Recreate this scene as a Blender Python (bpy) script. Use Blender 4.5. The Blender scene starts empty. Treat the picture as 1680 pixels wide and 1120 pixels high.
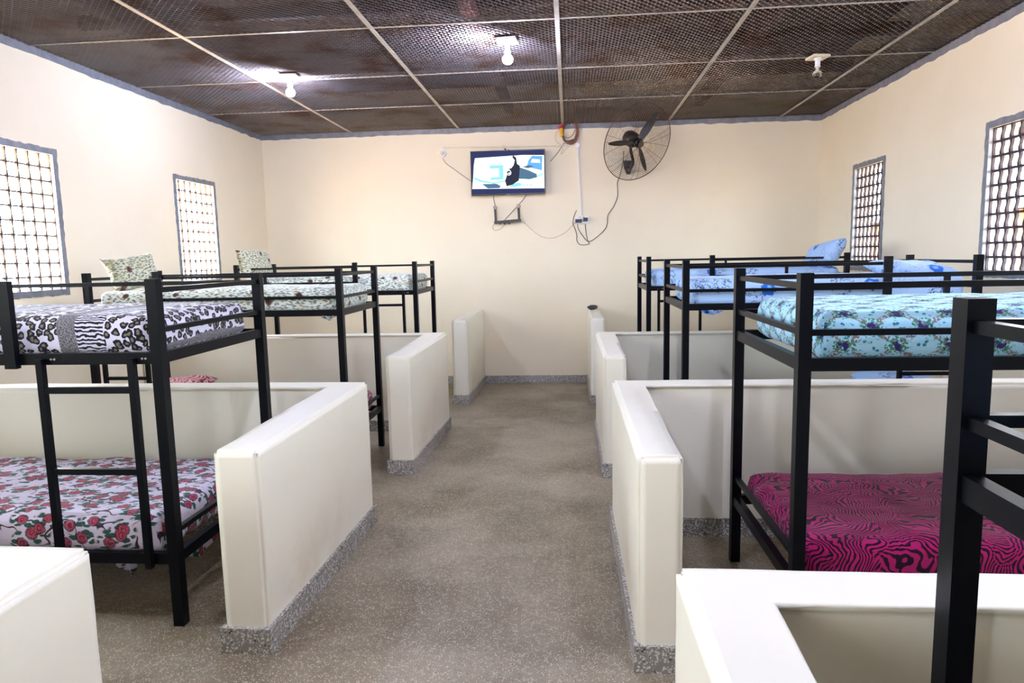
import bpy, bmesh, math, random
from mathutils import Vector, Matrix, noise
random.seed(7)
scene = bpy.context.scene
COL = scene.collection

# ------------------------------------------------------------------ camera
cam_d = bpy.data.cameras.new('camera')
cam_d.lens = 24.06; cam_d.sensor_width = 36.0; cam_d.clip_start = 0.02; cam_d.clip_end = 200
cam = bpy.data.objects.new('camera', cam_d); COL.objects.link(cam)
PITCH, YAW, ROLL = .1229, .0857, -.0214
_f = Vector((-math.sin(YAW)*math.cos(PITCH), math.cos(YAW)*math.cos(PITCH), -math.sin(PITCH)))
_r = Vector((math.cos(YAW), math.sin(YAW), 0)); _u = _r.cross(_f)
_a = _r*math.cos(ROLL)+_u*math.sin(ROLL); _b = -_r*math.sin(ROLL)+_u*math.cos(ROLL)
M = Matrix.Identity(4)
for i in range(3):
    M[i][0] = _a[i]; M[i][1] = _b[i]; M[i][2] = -_f[i]
M.translation = (0, 0, 1.5)
cam.matrix_world = M
scene.camera = cam

# ------------------------------------------------------------------ world, light, exposure
w = bpy.data.worlds.new('sky'); scene.world = w; w.use_nodes = True
wn = w.node_tree.nodes; wl = w.node_tree.links
bg = wn['Background']; bg.inputs['Strength'].default_value = 29
bg.inputs['Color'].default_value = (0.80, 0.90, 1.0, 1)
sun_d = bpy.data.lights.new('sun', 'SUN'); sun_d.energy = 150; sun_d.angle = .01; sun_d.color = (1.0, .95, .86)
sun = bpy.data.objects.new('sun', sun_d); COL.objects.link(sun); sun.rotation_euler = (math.radians(8), math.radians(10), 0)
scene.view_settings.view_transform = 'Standard'
scene.view_settings.look = 'None'
scene.view_settings.gamma = 1
scene.view_settings.exposure = 0.68
scene.view_settings.use_curve_mapping = False

XL, XR, YB, YR = -4.086, 3.162, 9.109, -2.6      # inner faces of left, right, back, rear wall
ZP = 3.18                                        # ceiling mesh plane
SL = 0.0315
def fz(y): return -SL*(y-3)                      # the floor falls gently towards the far wall

def portal(loc, rot, sx, sy):
    l = bpy.data.lights.new('sky_portal', 'AREA'); l.shape = 'RECTANGLE'; l.size = sx; l.size_y = sy
    l.cycles.is_portal = True
    o = bpy.data.objects.new('sky_portal', l); COL.objects.link(o); o.location = loc; o.rotation_euler = rot

# ------------------------------------------------------------------ materials
def lin(c):
    def s(v):
        v /= 255
        return v/12.92 if v <= .04045 else ((v+.055)/1.055)**2.4
    return (s(c[0]), s(c[1]), s(c[2]), 1)

class NT:
    def __init__(s, name):
        s.m = bpy.data.materials.new(name); s.m.use_nodes = True
        s.t = s.m.node_tree; s.n = s.t.nodes; s.bsdf = s.n['Principled BSDF']
    def set(s, sock, v):
        if isinstance(v, bpy.types.NodeSocket): s.t.links.new(v, sock)
        elif isinstance(v, (tuple, list)) and len(v) == 3 and sock.type == 'RGBA': sock.default_value = (*v, 1)
        else: sock.default_value = v
    def math(s, op, a, b=0.0, c=0.0, clamp=False):
        n = s.n.new('ShaderNodeMath'); n.operation = op; n.use_clamp = clamp
        s.set(n.inputs[0], a); s.set(n.inputs[1], b); s.set(n.inputs[2], c); return n.outputs[0]
    def mix(s, f, a, b):
        n = s.n.new('ShaderNodeMix'); n.data_type = 'RGBA'
        s.set(n.inputs[0], f); s.set(n.inputs[6], a); s.set(n.inputs[7], b); return n.outputs[2]
    def uv(s):
        return s.n.new('ShaderNodeTexCoord').outputs['UV']
    def obj(s):
        return s.n.new('ShaderNodeTexCoord').outputs['Object']
    def map(s, v, loc=(0,0,0), rot=(0,0,0), sc=(1,1,1)):
        n = s.n.new('ShaderNodeMapping'); s.set(n.inputs[0], v)
        n.inputs[1].default_value = loc; n.inputs[2].default_value = rot; n.inputs[3].default_value = sc
        return n.outputs[0]
    def noise(s, v, scale, detail=2, rough=.5, dist=0, col=False):
        n = s.n.new('ShaderNodeTexNoise'); s.set(n.inputs['Vector'], v)
        n.inputs['Scale'].default_value = scale; n.inputs['Detail'].default_value = detail
        n.inputs['Roughness'].default_value = rough; n.inputs['Distortion'].default_value = dist
        return n.outputs[1 if col else 0]
    def vor(s, v, scale, rnd=1.0, feat='F1', out='Distance', dim='2D'):
        n = s.n.new('ShaderNodeTexVoronoi'); s.set(n.inputs['Vector'], v); n.feature = feat; n.voronoi_dimensions = dim
        n.inputs['Scale'].default_value = scale; n.inputs['Randomness'].default_value = rnd
        return n.outputs[out]
    def wave(s, v, scale, dist, detail=1, dscale=1, dirn='X'):
        n = s.n.new('ShaderNodeTexWave'); s.set(n.inputs['Vector'], v); n.bands_direction = dirn
        n.inputs['Scale'].default_value = scale; n.inputs['Distortion'].default_value = dist
        n.inputs['Detail'].default_value = detail; n.inputs['Detail Scale'].default_value = dscale
        return n.outputs[1]
    def warp(s, v, scale, amt):
        n = s.noise(v, scale, 2, col=True)
        sub = s.n.new('ShaderNodeVectorMath'); sub.operation = 'SUBTRACT'; s.set(sub.inputs[0], n); sub.inputs[1].default_value = (.5,.5,.5)
        ml = s.n.new('ShaderNodeVectorMath'); ml.operation = 'SCALE'; s.set(ml.inputs[0], sub.outputs[0]); ml.inputs['Scale'].default_value = amt
        ad = s.n.new('ShaderNodeVectorMath'); ad.operation = 'ADD'; s.set(ad.inputs[0], v); s.set(ad.inputs[1], ml.outputs[0])
        return ad.outputs[0]
    def step(s, v, lo, hi, inv=False):
        n = s.n.new('ShaderNodeMapRange'); n.interpolation_type = 'SMOOTHSTEP'
        s.set(n.inputs[0], v); n.inputs[1].default_value = lo; n.inputs[2].default_value = hi
        n.inputs[3].default_value = 1 if inv else 0; n.inputs[4].default_value = 0 if inv else 1
        return n.outputs[0]
    def sep(s, v):
        n = s.n.new('ShaderNodeSeparateXYZ'); s.set(n.inputs[0], v); return n.outputs
    def out(s, color, rough=.6, metal=0, spec=.5, bump=None, bstr=.1, bdist=.01, **kw):
        s.set(s.bsdf.inputs['Base Color'], color); s.set(s.bsdf.inputs['Roughness'], rough)
        s.bsdf.inputs['Metallic'].default_value = metal
        s.bsdf.inputs['Specular IOR Level'].default_value = spec
        if bump is not None:
            b = s.n.new('ShaderNodeBump'); b.inputs['Strength'].default_value = bstr; b.inputs['Distance'].default_value = bdist
            s.set(b.inputs['Height'], bump); s.t.links.new(b.outputs[0], s.bsdf.inputs['Normal'])
        for k, v in kw.items(): s.set(s.bsdf.inputs[k], v)
        return s.m

def plain(name, c, rough=.5, metal=0, spec=.5, var=.06, scale=8):
    t = NT(name); base = lin(c)
    dark = tuple(x*(1-var*2) for x in base[:3])+(1,)
    n = t.noise(t.obj(), scale, 4)
    return t.out(t.mix(t.step(n, .35, .65), base, dark), rough, metal, spec)

def mk_wall(name, c, stain, amt, bstr=.12):
    t = NT(name); o = t.obj()
    a = t.step(t.noise(o, 1.1, 5, .6), .35, .75)
    col = t.mix(t.math('MULTIPLY', a, .35), lin(c), lin((c[0]-12, c[1]-14, c[2]-20)))
    st = t.step(t.noise(t.warp(o, 3, .15), 2.3, 6, .7), .62, .78)
    col = t.mix(t.math('MULTIPLY', st, amt), col, lin(stain))
    return t.out(col, .55, 0, .35, bump=t.noise(o, 14, 6, .6), bstr=bstr, bdist=.006)
M_WALL = mk_wall('cream_wall_paint', (242, 230, 204), (216, 200, 168), .25)
def mk_partition():
    t = NT('ivory_partition_paint'); o = t.obj()
    a = t.step(t.noise(o, 1.6, 5, .6), .35, .75)
    col = t.mix(t.math('MULTIPLY', a, .3), lin((240, 235, 217)), lin((229, 221, 198)))
    z = t.sep(o)[2]
    low = t.step(z, .05, .5, inv=True)
    st = t.step(t.noise(t.warp(o, 2, .2), 1.7, 4, .6), .5, .72)
    k = t.math('MULTIPLY', t.math('MULTIPLY', st, low), .38)
    col = t.mix(k, col, lin((190, 160, 118)))
    sp = t.math('MULTIPLY', t.step(t.noise(o, 9, 6, .75), .68, .74), .3)
    col = t.mix(sp, col, lin((170, 145, 105)))
    return t.out(col, .42, 0, .45, bump=t.noise(o, 9, 5, .6), bstr=.16, bdist=.008)
M_PART = mk_partition()
def mk_terrazzo(name, base1, base2, chips, scl=1.0, rough=.42, g=1.0, mk=.47):
    t = NT(name); o = t.obj()
    bl = t.noise(t.warp(o, 1.2, .4), .95, 6, .6)
    col = t.mix(t.step(bl, .36, .64), lin(base1), lin(base2))
    bl2 = t.step(t.noise(o, 3.1, 6, .65), .5, .8)
    col = t.mix(t.math('MULTIPLY', bl2, .3), col, lin((92, 78, 62)))
    for sc, lo, hi, c, k in ((95*scl, .20, .30, chips[0], .75), (62*scl, .13, .20, chips[1], .8), (120*scl, .16, .26, chips[2], .7), (38*scl, .07, .12, chips[0], .8)):
        d = t.step(t.vor(t.warp(o, 60, .008), sc, dim='3D'), lo*g, hi*g, inv=True)
        msk = t.step(t.noise(o, sc*.35, 1), mk, mk+.07)
        col = t.mix(t.math('MULTIPLY', t.math('MULTIPLY', d, msk), k), col, lin(c))
    rg = t.step(t.noise(o, 2.2, 5, .6), .2, .8)
    r = t.math('MULTIPLY_ADD', rg, .25, rough-.1)
    return t.out(col, r, 0, .4, bump=t.noise(o, 30, 4), bstr=.06, bdist=.004)
M_FLOOR = mk_terrazzo('terrazzo_floor', (154, 141, 120), (114, 100, 78), ((226, 218, 200), (70, 60, 48), (206, 194, 170)), 1.3, g=1.2, mk=.44)
M_PLINTH = mk_terrazzo('terrazzo_plinth', (150, 146, 140), (120, 114, 106), ((226, 222, 216), (44, 40, 38), (236, 232, 226)), .85, .5, g=1.5, mk=.36)
M_METAL = plain('black_enamelled_steel', (9, 11, 17), .34, .0, .14, .12, 20)
M_RAIL = M_METAL
M_BLUEGREY = plain('blue_grey_gloss_paint', (128, 131, 139), .45, 0, .5, .12, 14)
M_LATTICE_L = plain('pinkish_cement_lattice', (84, 74, 74), .85, 0, .2, .1, 30)
M_LATTICE_R = plain('grey_cement_lattice', (70, 64, 70), .85, 0, .2, .1, 30)
M_BAR = plain('grey_primer_angle_iron', (176, 168, 158), .45, .1, .5, .1, 10)
def mk_mesh():
    t = NT('expanded_metal'); o = t.obj()
    r = t.step(t.noise(o, 2.2, 5, .6), .45, .7)
    col = t.mix(r, lin((132, 124, 124)), lin((106, 82, 70)))
    return t.out(col, .36, .6, .6)
M_MESH = mk_mesh()
def mk_roof():
    t = NT('rusty_roof_sheet'); o = t.obj()
    r = t.step(t.noise(t.warp(o, 1, .5), 1.1, 6, .6), .35, .7)
    col = t.mix(r, lin((66, 56, 50)), lin((84, 58, 46)))
    return t.out(col, .8, .1, .2, bump=t.wave(o, 4, 0, dirn='X'), bstr=.6, bdist=.03)
M_ROOF = mk_roof()
M_RUSTBEAM = plain('red_oxide_beam', (84, 46, 38), .7, 0, .3, .15, 5)
M_TIMBER = plain('dark_roof_timber', (58, 46, 38), .8, 0, .2, .2, 6)
M_WHITEPLASTIC = plain('white_plastic', (236, 236, 236), .4, 0, .5, .02)
M_OFFWHITE = plain('yellowed_plastic', (226, 214, 186), .5, 0, .5, .04)
M_BLACKPL = plain('black_plastic', (22, 22, 24), .35, 0, .5, .1)
M_DARKGREY = plain('charcoal_plastic', (64, 60, 60), .45, 0, .5, .1)
M_CABLE = plain('grey_cable', (112, 98, 84), .6, 0, .4, .1)
M_CABLEDK = plain('dark_cable', (66, 54, 46), .6, 0, .4, .1)
M_CABLELT = plain('pale_cable', (196, 178, 152), .6, 0, .4, .1)
M_COPPER = plain('brown_wire', (156, 104, 82), .5, .1, .5, .2, 40)
M_YELLOW = plain('yellow_tape', (232, 176, 40), .5, 0, .5, .1)
M_RED = plain('red_tape', (188, 44, 62), .5, 0, .5, .1)
M_GREEN = plain('green_wire', (70, 92, 62), .5, 0, .5, .1)
M_FANWIRE = plain('fan_cage_wire', (98, 84, 76), .4, .4, .5, .1)
def emit(name, c, st):
    m = bpy.data.materials.new(name); m.use_nodes = True; n = m.node_tree.nodes
    n.remove(n['Principled BSDF']); e = n.new('ShaderNodeEmission')
    e.inputs[0].default_value = lin(c) ; e.inputs[1].default_value = st
    m.node_tree.links.new(e.outputs[0], n['Material Output'].inputs[0]); return m
M_BULB = emit('lit_lamp_glass', (214, 221, 255), 1050)
def mk_glass():
    t = NT('clear_bulb_glass')
    return t.out((1, 1, 1, 1), .03, 0, .5, **{'Transmission Weight': 1.0, 'IOR': 1.45})
M_GLASS = mk_glass()

# fabrics (UV in metres, unfolded over the mattress)
def fabric(t, col, uv, rough=.85):
    b = t.noise(t.map(uv, sc=(1, 2.2, 1)), 5, 4, .6)
    return t.out(col, rough, 0, .15, bump=b, bstr=.35, bdist=.02, **{'Sheen Weight': .15})
def mk_roses():
    t = NT('rose_print_cotton'); u = t.uv(); wv = t.warp(u, 16, .045)
    col = lin((214, 204, 222))
    gr = lin((44, 84, 72)); dk = lin((58, 34, 52)); red = lin((136, 34, 58)); lt = lin((178, 84, 104))
    # stems
    st = t.step(t.math('ABSOLUTE', t.math('SUBTRACT', t.noise(u, 10, 1), .5)), .010, .024, inv=True)
    col = t.mix(t.math('MULTIPLY', st, t.step(t.noise(u, 9, 1), .45, .55)), col, dk)
    # leaves
    lv = t.vor(t.map(t.warp(u, 40, .014), rot=(0, 0, .6), sc=(1, 1.7, 1)), 15)
    near = t.vor(u, 10)
    leaf = t.math('MULTIPLY', t.step(lv, .24, .32, inv=True), t.step(near, .50, .62, inv=True))
    col = t.mix(leaf, col, gr)
    lv2 = t.vor(t.map(t.warp(u, 40, .014), loc=(3, 5, 0), rot=(0, 0, -.9), sc=(1, 2.6, 1)), 15)
    col = t.mix(t.math('MULTIPLY', t.step(lv2, .2, .28, inv=True), t.step(near, .5, .65, inv=True)), col, gr)
    d = t.vor(t.warp(u, 40, .016), 10)
    rose = t.step(d, .21, .25, inv=True)
    pet = t.step(t.math('SINE', t.math('ADD', t.math('MULTIPLY', d, 46), t.math('MULTIPLY', t.noise(u, 40, 1), 14))), -.2, .6)
    col = t.mix(rose, col, t.mix(pet, red, lt))
    col = t.mix(t.math('MULTIPLY', t.step(d, .20, .26), t.step(d, .26, .30, inv=True)), col, dk)
    return fabric(t, col, u)
def mk_leopard():
    t = NT('animal_print_patchwork'); u = t.uv(); x, y, z = t.sep(t.warp(u, 2.2, .07))
    wu = t.warp(u, 22, .02)
    d = t.vor(t.warp(wu, 50, .012), 27, .9); e = t.noise(u, 55, 1)
    dd = t.math('ADD', d, t.math('MULTIPLY', t.math('SUBTRACT', e, .5), .38))
    spot = t.step(dd, .42, .47, inv=True)
    core = t.step(dd, .15, .22, inv=True)
    white = lin((222, 218, 236)); black = lin((26, 24, 34)); tan = lin((128, 118, 104))
    leo = t.mix(spot, white, black); leo = t.mix(core, leo, tan)
    zs = t.step(t.wave(u, 18, 5, 2, 1.6, 'Y'), .42, .58)
    zeb = t.mix(zs, white, black)
    gn = t.step(t.noise(t.map(u, sc=(1, 2.5, 1)), 130, 2), .42, .58)
    grain = t.mix(gn, lin((66, 62, 68)), lin((150, 146, 150)))
    ph = t.math('FRACT', t.math('DIVIDE', t.math('ADD', x, 20.22), .52))
    a = t.math('MULTIPLY', t.step(ph, .52, .53), t.step(ph, .68, .69, inv=True))
    b = t.math('MULTIPLY', t.step(ph, .68, .69), t.step(ph, .92, .93, inv=True))
    col = t.mix(a, leo, grain); col = t.mix(b, col, zeb)
    return fabric(t, col, u)
def mk_cream(name, base, beige):
    t = NT(name); u = t.uv(); x, y, z = t.sep(u)
    s1 = t.step(t.vor(t.map(t.warp(u, 30, .014), rot=(0, 0, .7), sc=(1, 2.6, 1)), 22), .24, .34, inv=True)
    s2 = t.step(t.vor(t.map(t.warp(u, 30, .014), loc=(4, 2, 0), rot=(0, 0, -.8), sc=(1, 3.0, 1)), 20), .18, .26, inv=True)
    col = t.mix(t.math('MULTIPLY', s1, .8), lin(base), lin((112, 116, 92)))
    col = t.mix(t.math('MULTIPLY', s2, .85), col, lin((88, 84, 70)))
    g = t.step(t.noise(u, 14, 3), .6, .64)
    col = t.mix(t.math('MULTIPLY', g, .5), col, lin(beige))
    d = t.vor(t.warp(u, 30, .03), 5.2)
    col = t.mix(t.step(d, .11, .15, inv=True), col, lin((104, 66, 58)))
    col = t.mix(t.step(d, .05, .08, inv=True), col, lin((62, 44, 40)))
    return fabric(t, col, u)
def mk_vine():
    t = NT('blue_vine_print_cotton'); u = t.uv(); wv = t.warp(u, 14, .03); x, y, z = t.sep(wv)
    col = lin((160, 208, 232))
    P = .17
    p = t.math('DIVIDE', t.math('ADD', x, 20.0), P); q = t.math('DIVIDE', t.math('ADD', y, 20.0), P*.8)
    s = t.math('FRACT', t.math('ADD', p, q)); d = t.math('FRACT', t.math('ADD', t.math('SUBTRACT', p, q), 50.0))
    l1 = t.step(t.math('ABSOLUTE', t.math('SUBTRACT', s, .5)), .06, .13, inv=True)
    l2 = t.step(t.math('ABSOLUTE', t.math('SUBTRACT', d, .5)), .06, .13, inv=True)
    msk = t.step(t.noise(u, 90, 2), .44, .52)
    vine = t.math('MULTIPLY', t.math('MAXIMUM', l1, l2), msk)
    col = t.mix(vine, col, lin((128, 108, 104)))
    # flowers at the crossings
    a = t.math('ABSOLUTE', t.math('SUBTRACT', s, .5)); b = t.math('ABSOLUTE', t.math('SUBTRACT', d, .5))
    r = t.math('SQRT', t.math('ADD', t.math('MULTIPLY', a, a), t.math('MULTIPLY', b, b)))
    rn = t.math('ADD', r, t.math('MULTIPLY', t.math('SUBTRACT', t.noise(u, 75, 2), .5), .75))
    col = t.mix(t.math('MULTIPLY', t.step(rn, .30, .36, inv=True), t.step(t.noise(u, 100, 1), .47, .53)), col, lin((56, 128, 100)))
    col = t.mix(t.step(rn, .12, .17, inv=True), col, lin((52, 42, 108)))
    # small sprigs inside the diamonds
    sp = t.math('MULTIPLY', t.step(r, .45, .55), t.step(t.vor(t.warp(u, 60, .012), 42), .22, .30, inv=True))
    col = t.mix(t.math('MULTIPLY', sp, t.step(t.noise(u, 30, 1), .45, .5)), col, lin((40, 112, 140)))
    return fabric(t, col, u)
def mk_blue():
    t = NT('pale_blue_branch_print_cotton'); u = t.uv()
    col = lin((166, 198, 238))
    d = t.vor(t.warp(u, 5, .05), 3.6)
    ridge = t.step(t.math('ABSOLUTE', t.math('SUBTRACT', t.noise(t.map(u, sc=(1, .8, 1)), 22, 3, .6), .5)), .012, .035, inv=True)
    br = t.math('MULTIPLY', ridge, t.step(d, .26, .34, inv=True))
    col = t.mix(t.math('MULTIPLY', br, .9), col, lin((40, 56, 96)))
    g = t.vor(t.map(u, loc=(.2, .13, 0)), 3.6)
    rg = t.step(t.math('ABSOLUTE', t.math('SUBTRACT', t.noise(u, 34, 2, .6), .5)), .012, .03, inv=True)
    col = t.mix(t.math('MULTIPLY', t.math('MULTIPLY', rg, t.step(g, .2, .26, inv=True)), .7), col, lin((128, 124, 142)))
    fl = t.vor(t.map(t.warp(u, 34, .055), loc=(1.4, 2.2, 0)), 3.0)
    col = t.mix(t.step(fl, .13, .16, inv=True), col, lin((36, 104, 206)))
    col = t.mix(t.step(fl, .04, .06, inv=True), col, lin((120, 176, 240)))
    return fabric(t, col, u)
def mk_magenta():
    t = NT('magenta_zebra_print_cotton'); u = t.uv(); wv = t.warp(t.warp(u, 3.2, .5), 9, .06)
    s1 = t.wave(wv, 18, 3, 2, 1.3, 'X'); s2 = t.wave(t.map(wv, rot=(0, 0, 1.4)), 17, 3, 2, 1.3, 'X')
    msk = t.step(t.noise(u, 4.2, 1), .47, .53)
    n = t.n.new('ShaderNodeMix'); t.set(n.inputs[0], msk); t.set(n.inputs[2], s1); t.set(n.inputs[3], s2)
    zb = t.step(n.outputs[0], .5, .62)
    col = t.mix(zb, lin((180, 27, 104)), lin((40, 10, 34)))
    return fabric(t, col, u)
def mk_crimson():
    t = NT('crimson_swirl_print_cotton'); u = t.uv(); wv = t.warp(u, 7, .2)
    z = t.step(t.wave(wv, 9, 6, 2, 1.5, 'X'), .4, .55)
    col = t.mix(z, lin((206, 160, 168)), lin((140, 30, 44)))
    return fabric(t, col, u)
F_ROSE, F_LEO, F_VINE, F_BLUE, F_MAG, F_CRIM = mk_roses(), mk_leopard(), mk_vine(), mk_blue(), mk_magenta(), mk_crimson()
F_CREAM = mk_cream('cream_leaf_print_cotton', (222, 230, 222), (222, 204, 160))
F_OLIVE = mk_cream('olive_leaf_print_cotton', (204, 204, 178), (170, 158, 112))

# ------------------------------------------------------------------ object helpers
OFF = {}
def link(name, mesh, parent=None):
    o = bpy.data.objects.new(name, mesh); COL.objects.link(o)
    if parent is not None: o.parent = parent
    return o
def tag(o, label, cat, group=None):
    o['label'] = label; o['category'] = cat
    if group: o['group'] = group
    return o
def thing(name, label, cat, loc, group=None):
    o = link(name, None); o.location = loc; OFF[o.name] = Vector(loc)
    return tag(o, label, cat, group)
def done(name, bm, mats, parent=None, origin=None, smooth=False, kind=None, bevel=0):
    """world-space bmesh -> ONE mesh object; a child inherits its thing's base as origin"""
    if bevel:
        bmesh.ops.bevel(bm, geom=[e for e in bm.edges if e.is_manifold and e.calc_face_angle(0) > .6], offset=bevel, segments=2, affect='EDGES', profile=.6)
    if parent is not None: org = OFF[parent.name]
    elif origin is not None: org = Vector(origin)
    else: org = Vector((0, 0, 0))
    bmesh.ops.translate(bm, verts=bm.verts, vec=-org)
    me = bpy.data.meshes.new(name); bm.normal_update(); bm.to_mesh(me); bm.free()
    for m in (mats if isinstance(mats, (list, tuple)) else [mats]): me.materials.append(m)
    if smooth: me.polygons.foreach_set('use_smooth', [True]*len(me.polygons))
    o = link(name, me, parent)
    if parent is None: o.location = org
    OFF[o.name] = org
    if kind: o['kind'] = kind
    return o
def BM(): return bmesh.new()
def box(bm, x0, x1, y0, y1, z0, z1, mi=0, zf=None):
    """axis box; zf(y) optional offset for the bottom so it follows the floor"""
    v = []
    for z, top in ((z0, 0), (z1, 1)):
        for x, y in ((x0, y0), (x1, y0), (x1, y1), (x0, y1)):
            v.append(bm.verts.new((x, y, z + (zf(y) if (zf and not top) else 0))))
    fs = [(3,2,1,0), (4,5,6,7), (0,1,5,4), (1,2,6,5), (2,3,7,6), (3,0,4,7)]
    for f in fs:
        fc = bm.faces.new([v[i] for i in f]); fc.material_index = mi
    return bm
def bar(bm, p, q, wd, ht, mi=0, up=(0, 0, 1)):
    p, q = Vector(p), Vector(q); d = (q-p).normalized(); up = Vector(up)
    if abs(d.dot(up)) > .95: up = Vector((0, 1, 0))
    s = d.cross(up).normalized(); t = s.cross(d)
    v = [bm.verts.new(c + s*a*wd/2 + t*b*ht/2) for c in (p, q) for a, b in ((-1,-1), (1,-1), (1,1), (-1,1))]
    for f in ((3,2,1,0), (4,5,6,7), (0,1,5,4), (1,2,6,5), (2,3,7,6), (3,0,4,7)):
        bm.faces.new([v[i] for i in f]).material_index = mi
def tube(bm, pts, r, n=6, mi=0, closed=False, radii=None):
    pts = [Vector(p) for p in pts]; rings = []; N = len(pts)
    prev = None
    for i, p in enumerate(pts):
        a = pts[(i-1) % N] if (i > 0 or closed) else p
        b = pts[(i+1) % N] if (i < N-1 or closed) else p
        d = (b-a).normalized()
        s = d.cross(Vector((0, 0, 1))) if prev is None else prev - d*prev.dot(d)
        if s.length < 1e-3: s = d.cross(Vector((0, 1, 0)))
        s.normalize(); prev = s; t = d.cross(s)
        rr = radii[i] if radii else r
        rings.append([bm.verts.new(p + (s*math.cos(k*2*math.pi/n) + t*math.sin(k*2*math.pi/n))*rr) for k in range(n)])
    for i in range(N if closed else N-1):
        A, B = rings[i], rings[(i+1) % N]
        for k in range(n):
            bm.faces.new((A[k], A[(k+1) % n], B[(k+1) % n], B[k])).material_index = mi
    if not closed:
        bm.faces.new(rings[0][::-1]).material_index = mi; bm.faces.new(rings[-1]).material_index = mi
def lathe(bm, c, axis, prof, n=20, mi=0):
    """prof: list of (radius, distance along axis)"""
    c = Vector(c); ax = Vector(axis).normalized()
    s = ax.cross(Vector((0, 0, 1)));
    if s.length < 1e-3: s = Vector((1, 0, 0))
    s.normalize(); t = ax.cross(s); rings = []
    for r, h in prof:
        if r < 1e-5: rings.append([bm.verts.new(c+ax*h)])
        else: rings.append([bm.verts.new(c + ax*h + (s*math.cos(k*2*math.pi/n)+t*math.sin(k*2*math.pi/n))*r) for k in range(n)])
    for A, B in zip(rings, rings[1:]):
        for k in range(n):
            a, a2 = A[k % len(A)], A[(k+1) % len(A)]; b, b2 = B[k % len(B)], B[(k+1) % len(B)]
            vs = []
            for v in (a, a2, b2, b):
                if v not in vs: vs.append(v)
            if len(vs) > 2: bm.faces.new(vs).material_index = mi
    if len(rings[0]) > 1: bm.faces.new(rings[0][::-1]).material_index = mi
    if len(rings[-1]) > 1: bm.faces.new(rings[-1]).material_index = mi
def smoothpath(pts, n=6):
    pts = [Vector(p) for p in pts]; out = []
    for i in range(len(pts)-1):
        p0 = pts[max(i-1, 0)]; p1 = pts[i]; p2 = pts[i+1]; p3 = pts[min(i+2, len(pts)-1)]
        for k in range(n):
            t = k/n
            out.append(.5*((2*p1)+(-p0+p2)*t+(2*p0-5*p1+4*p2-p3)*t*t+(-p0+3*p1-3*p2+p3)*t**3))
    out.append(pts[-1]); return out

# ------------------------------------------------------------------ room shell
ZT = 3.75
WZ0, WZ1 = 1.27, 2.43
WINS_L = [(-.55, .30), (1.95, 2.80), (4.45, 5.30), (6.93, 7.78)]  # first two are out of view, added to let in more light
WINS_R = [(-.20, .63), (2.30, 3.13), (4.80, 5.63), (7.30, 8.09)]  # here too the first two are unseen and added for light
bm = BM(); v = [bm.verts.new((x, y, fz(y))) for x, y in ((XL-.2, YR-.2), (XR+.2, YR-.2), (XR+.2, YB+.2), (XL-.2, YB+.2))]
lo = [bm.verts.new((a.co.x, a.co.y, a.co.z-.12)) for a in v]
bm.faces.new(v); bm.faces.new(lo[::-1])
for i in range(4): bm.faces.new((v[i], lo[i], lo[(i+1) % 4], v[(i+1) % 4]))
done('floor', bm, M_FLOOR, kind='structure')
IN = .045
def side_wall(name, xa, xb, wins):
    bm = BM(); ys = YR-.2
    z0 = -.35
    for a, b in wins:
        box(bm, xa, xb, ys, a+IN, z0, ZT); box(bm, xa, xb, a+IN, b-IN, z0, WZ0+IN); box(bm, xa, xb, a+IN, b-IN, WZ1-IN, ZT); ys = b-IN
    box(bm, xa, xb, ys, YB+.2, z0, ZT)
    bmesh.ops.remove_doubles(bm, verts=bm.verts, dist=1e-5)
    return done(name, bm, M_WALL, kind='structure')
side_wall('wall_left', XL-.2, XL, WINS_L)
side_wall('wall_right', XR, XR+.2, WINS_R)
bm = BM(); box(bm, XL, XR, YB, YB+.2, -.35, ZT); done('wall_back', bm, M_WALL, kind='structure')
# rear wall behind the viewer; its unseen window slot is added for light
bm = BM(); y0, y1 = YR-.2, YR
segs = [(XL, -2.6, 0), (-2.6, -2.1, 'w'), (-2.1, XR, 0)]
for a, b, k in segs:
    if k == 0: box(bm, a, b, y0, y1, -.35, ZT)
    elif k == 'w': box(bm, a, b, y0, y1, -.35, WZ0); box(bm, a, b, y0, y1, WZ1, ZT)
    else: box(bm, a, b, y0, y1, 2.35, ZT)
done('wall_rear', bm, M_WALL, kind='structure')

portal((-2.35, YR-.1, 1.85), (math.pi/2, 0, 0), .5, 1.16)

# painted cornice strips with a ragged brush edge
def strip(name, p, q, nrm, zlo, zhi, seed):
    bm = BM(); p, q = Vector(p), Vector(q); L = (q-p).length; n = int(L/.045); nrm = Vector(nrm)
    rows = []
    for i in range(n+1):
        c = p.lerp(q, i/n); j = (noise.noise(Vector((i*.35, seed, 0)))*.016 + noise.noise(Vector((i*.06, seed, 4)))*.012)
        rows.append([bm.verts.new(c+nrm*.007+Vector((0, 0, zlo+j))), bm.verts.new(c+nrm*.007+Vector((0, 0, zhi))),
                     bm.verts.new(c+Vector((0, 0, zhi))), bm.verts.new(c+Vector((0, 0, zlo+j)))])
    for A, B in zip(rows, rows[1:]):
        for k in range(4): bm.faces.new((A[k], B[k], B[(k+1) % 4], A[(k+1) % 4]))
    bm.faces.new(rows[0]); bm.faces.new(rows[-1][::-1])
    bmesh.ops.recalc_face_normals(bm, faces=bm.faces)
    return done(name, bm, M_BLUEGREY, kind='structure')
ZC = 3.115
strip('trim_1', (XL, YR, 0), (XL, YB, 0), (1, 0, 0), ZC, ZP+.02, 1)
strip('trim_2', (XR, YB, 0), (XR, YR, 0), (-1, 0, 0), ZC, ZP+.02, 2)
strip('trim_3', (XL+.007, YB, 0), (XR-.007, YB, 0), (0, -1, 0), ZC, ZP+.02, 3)

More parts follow.
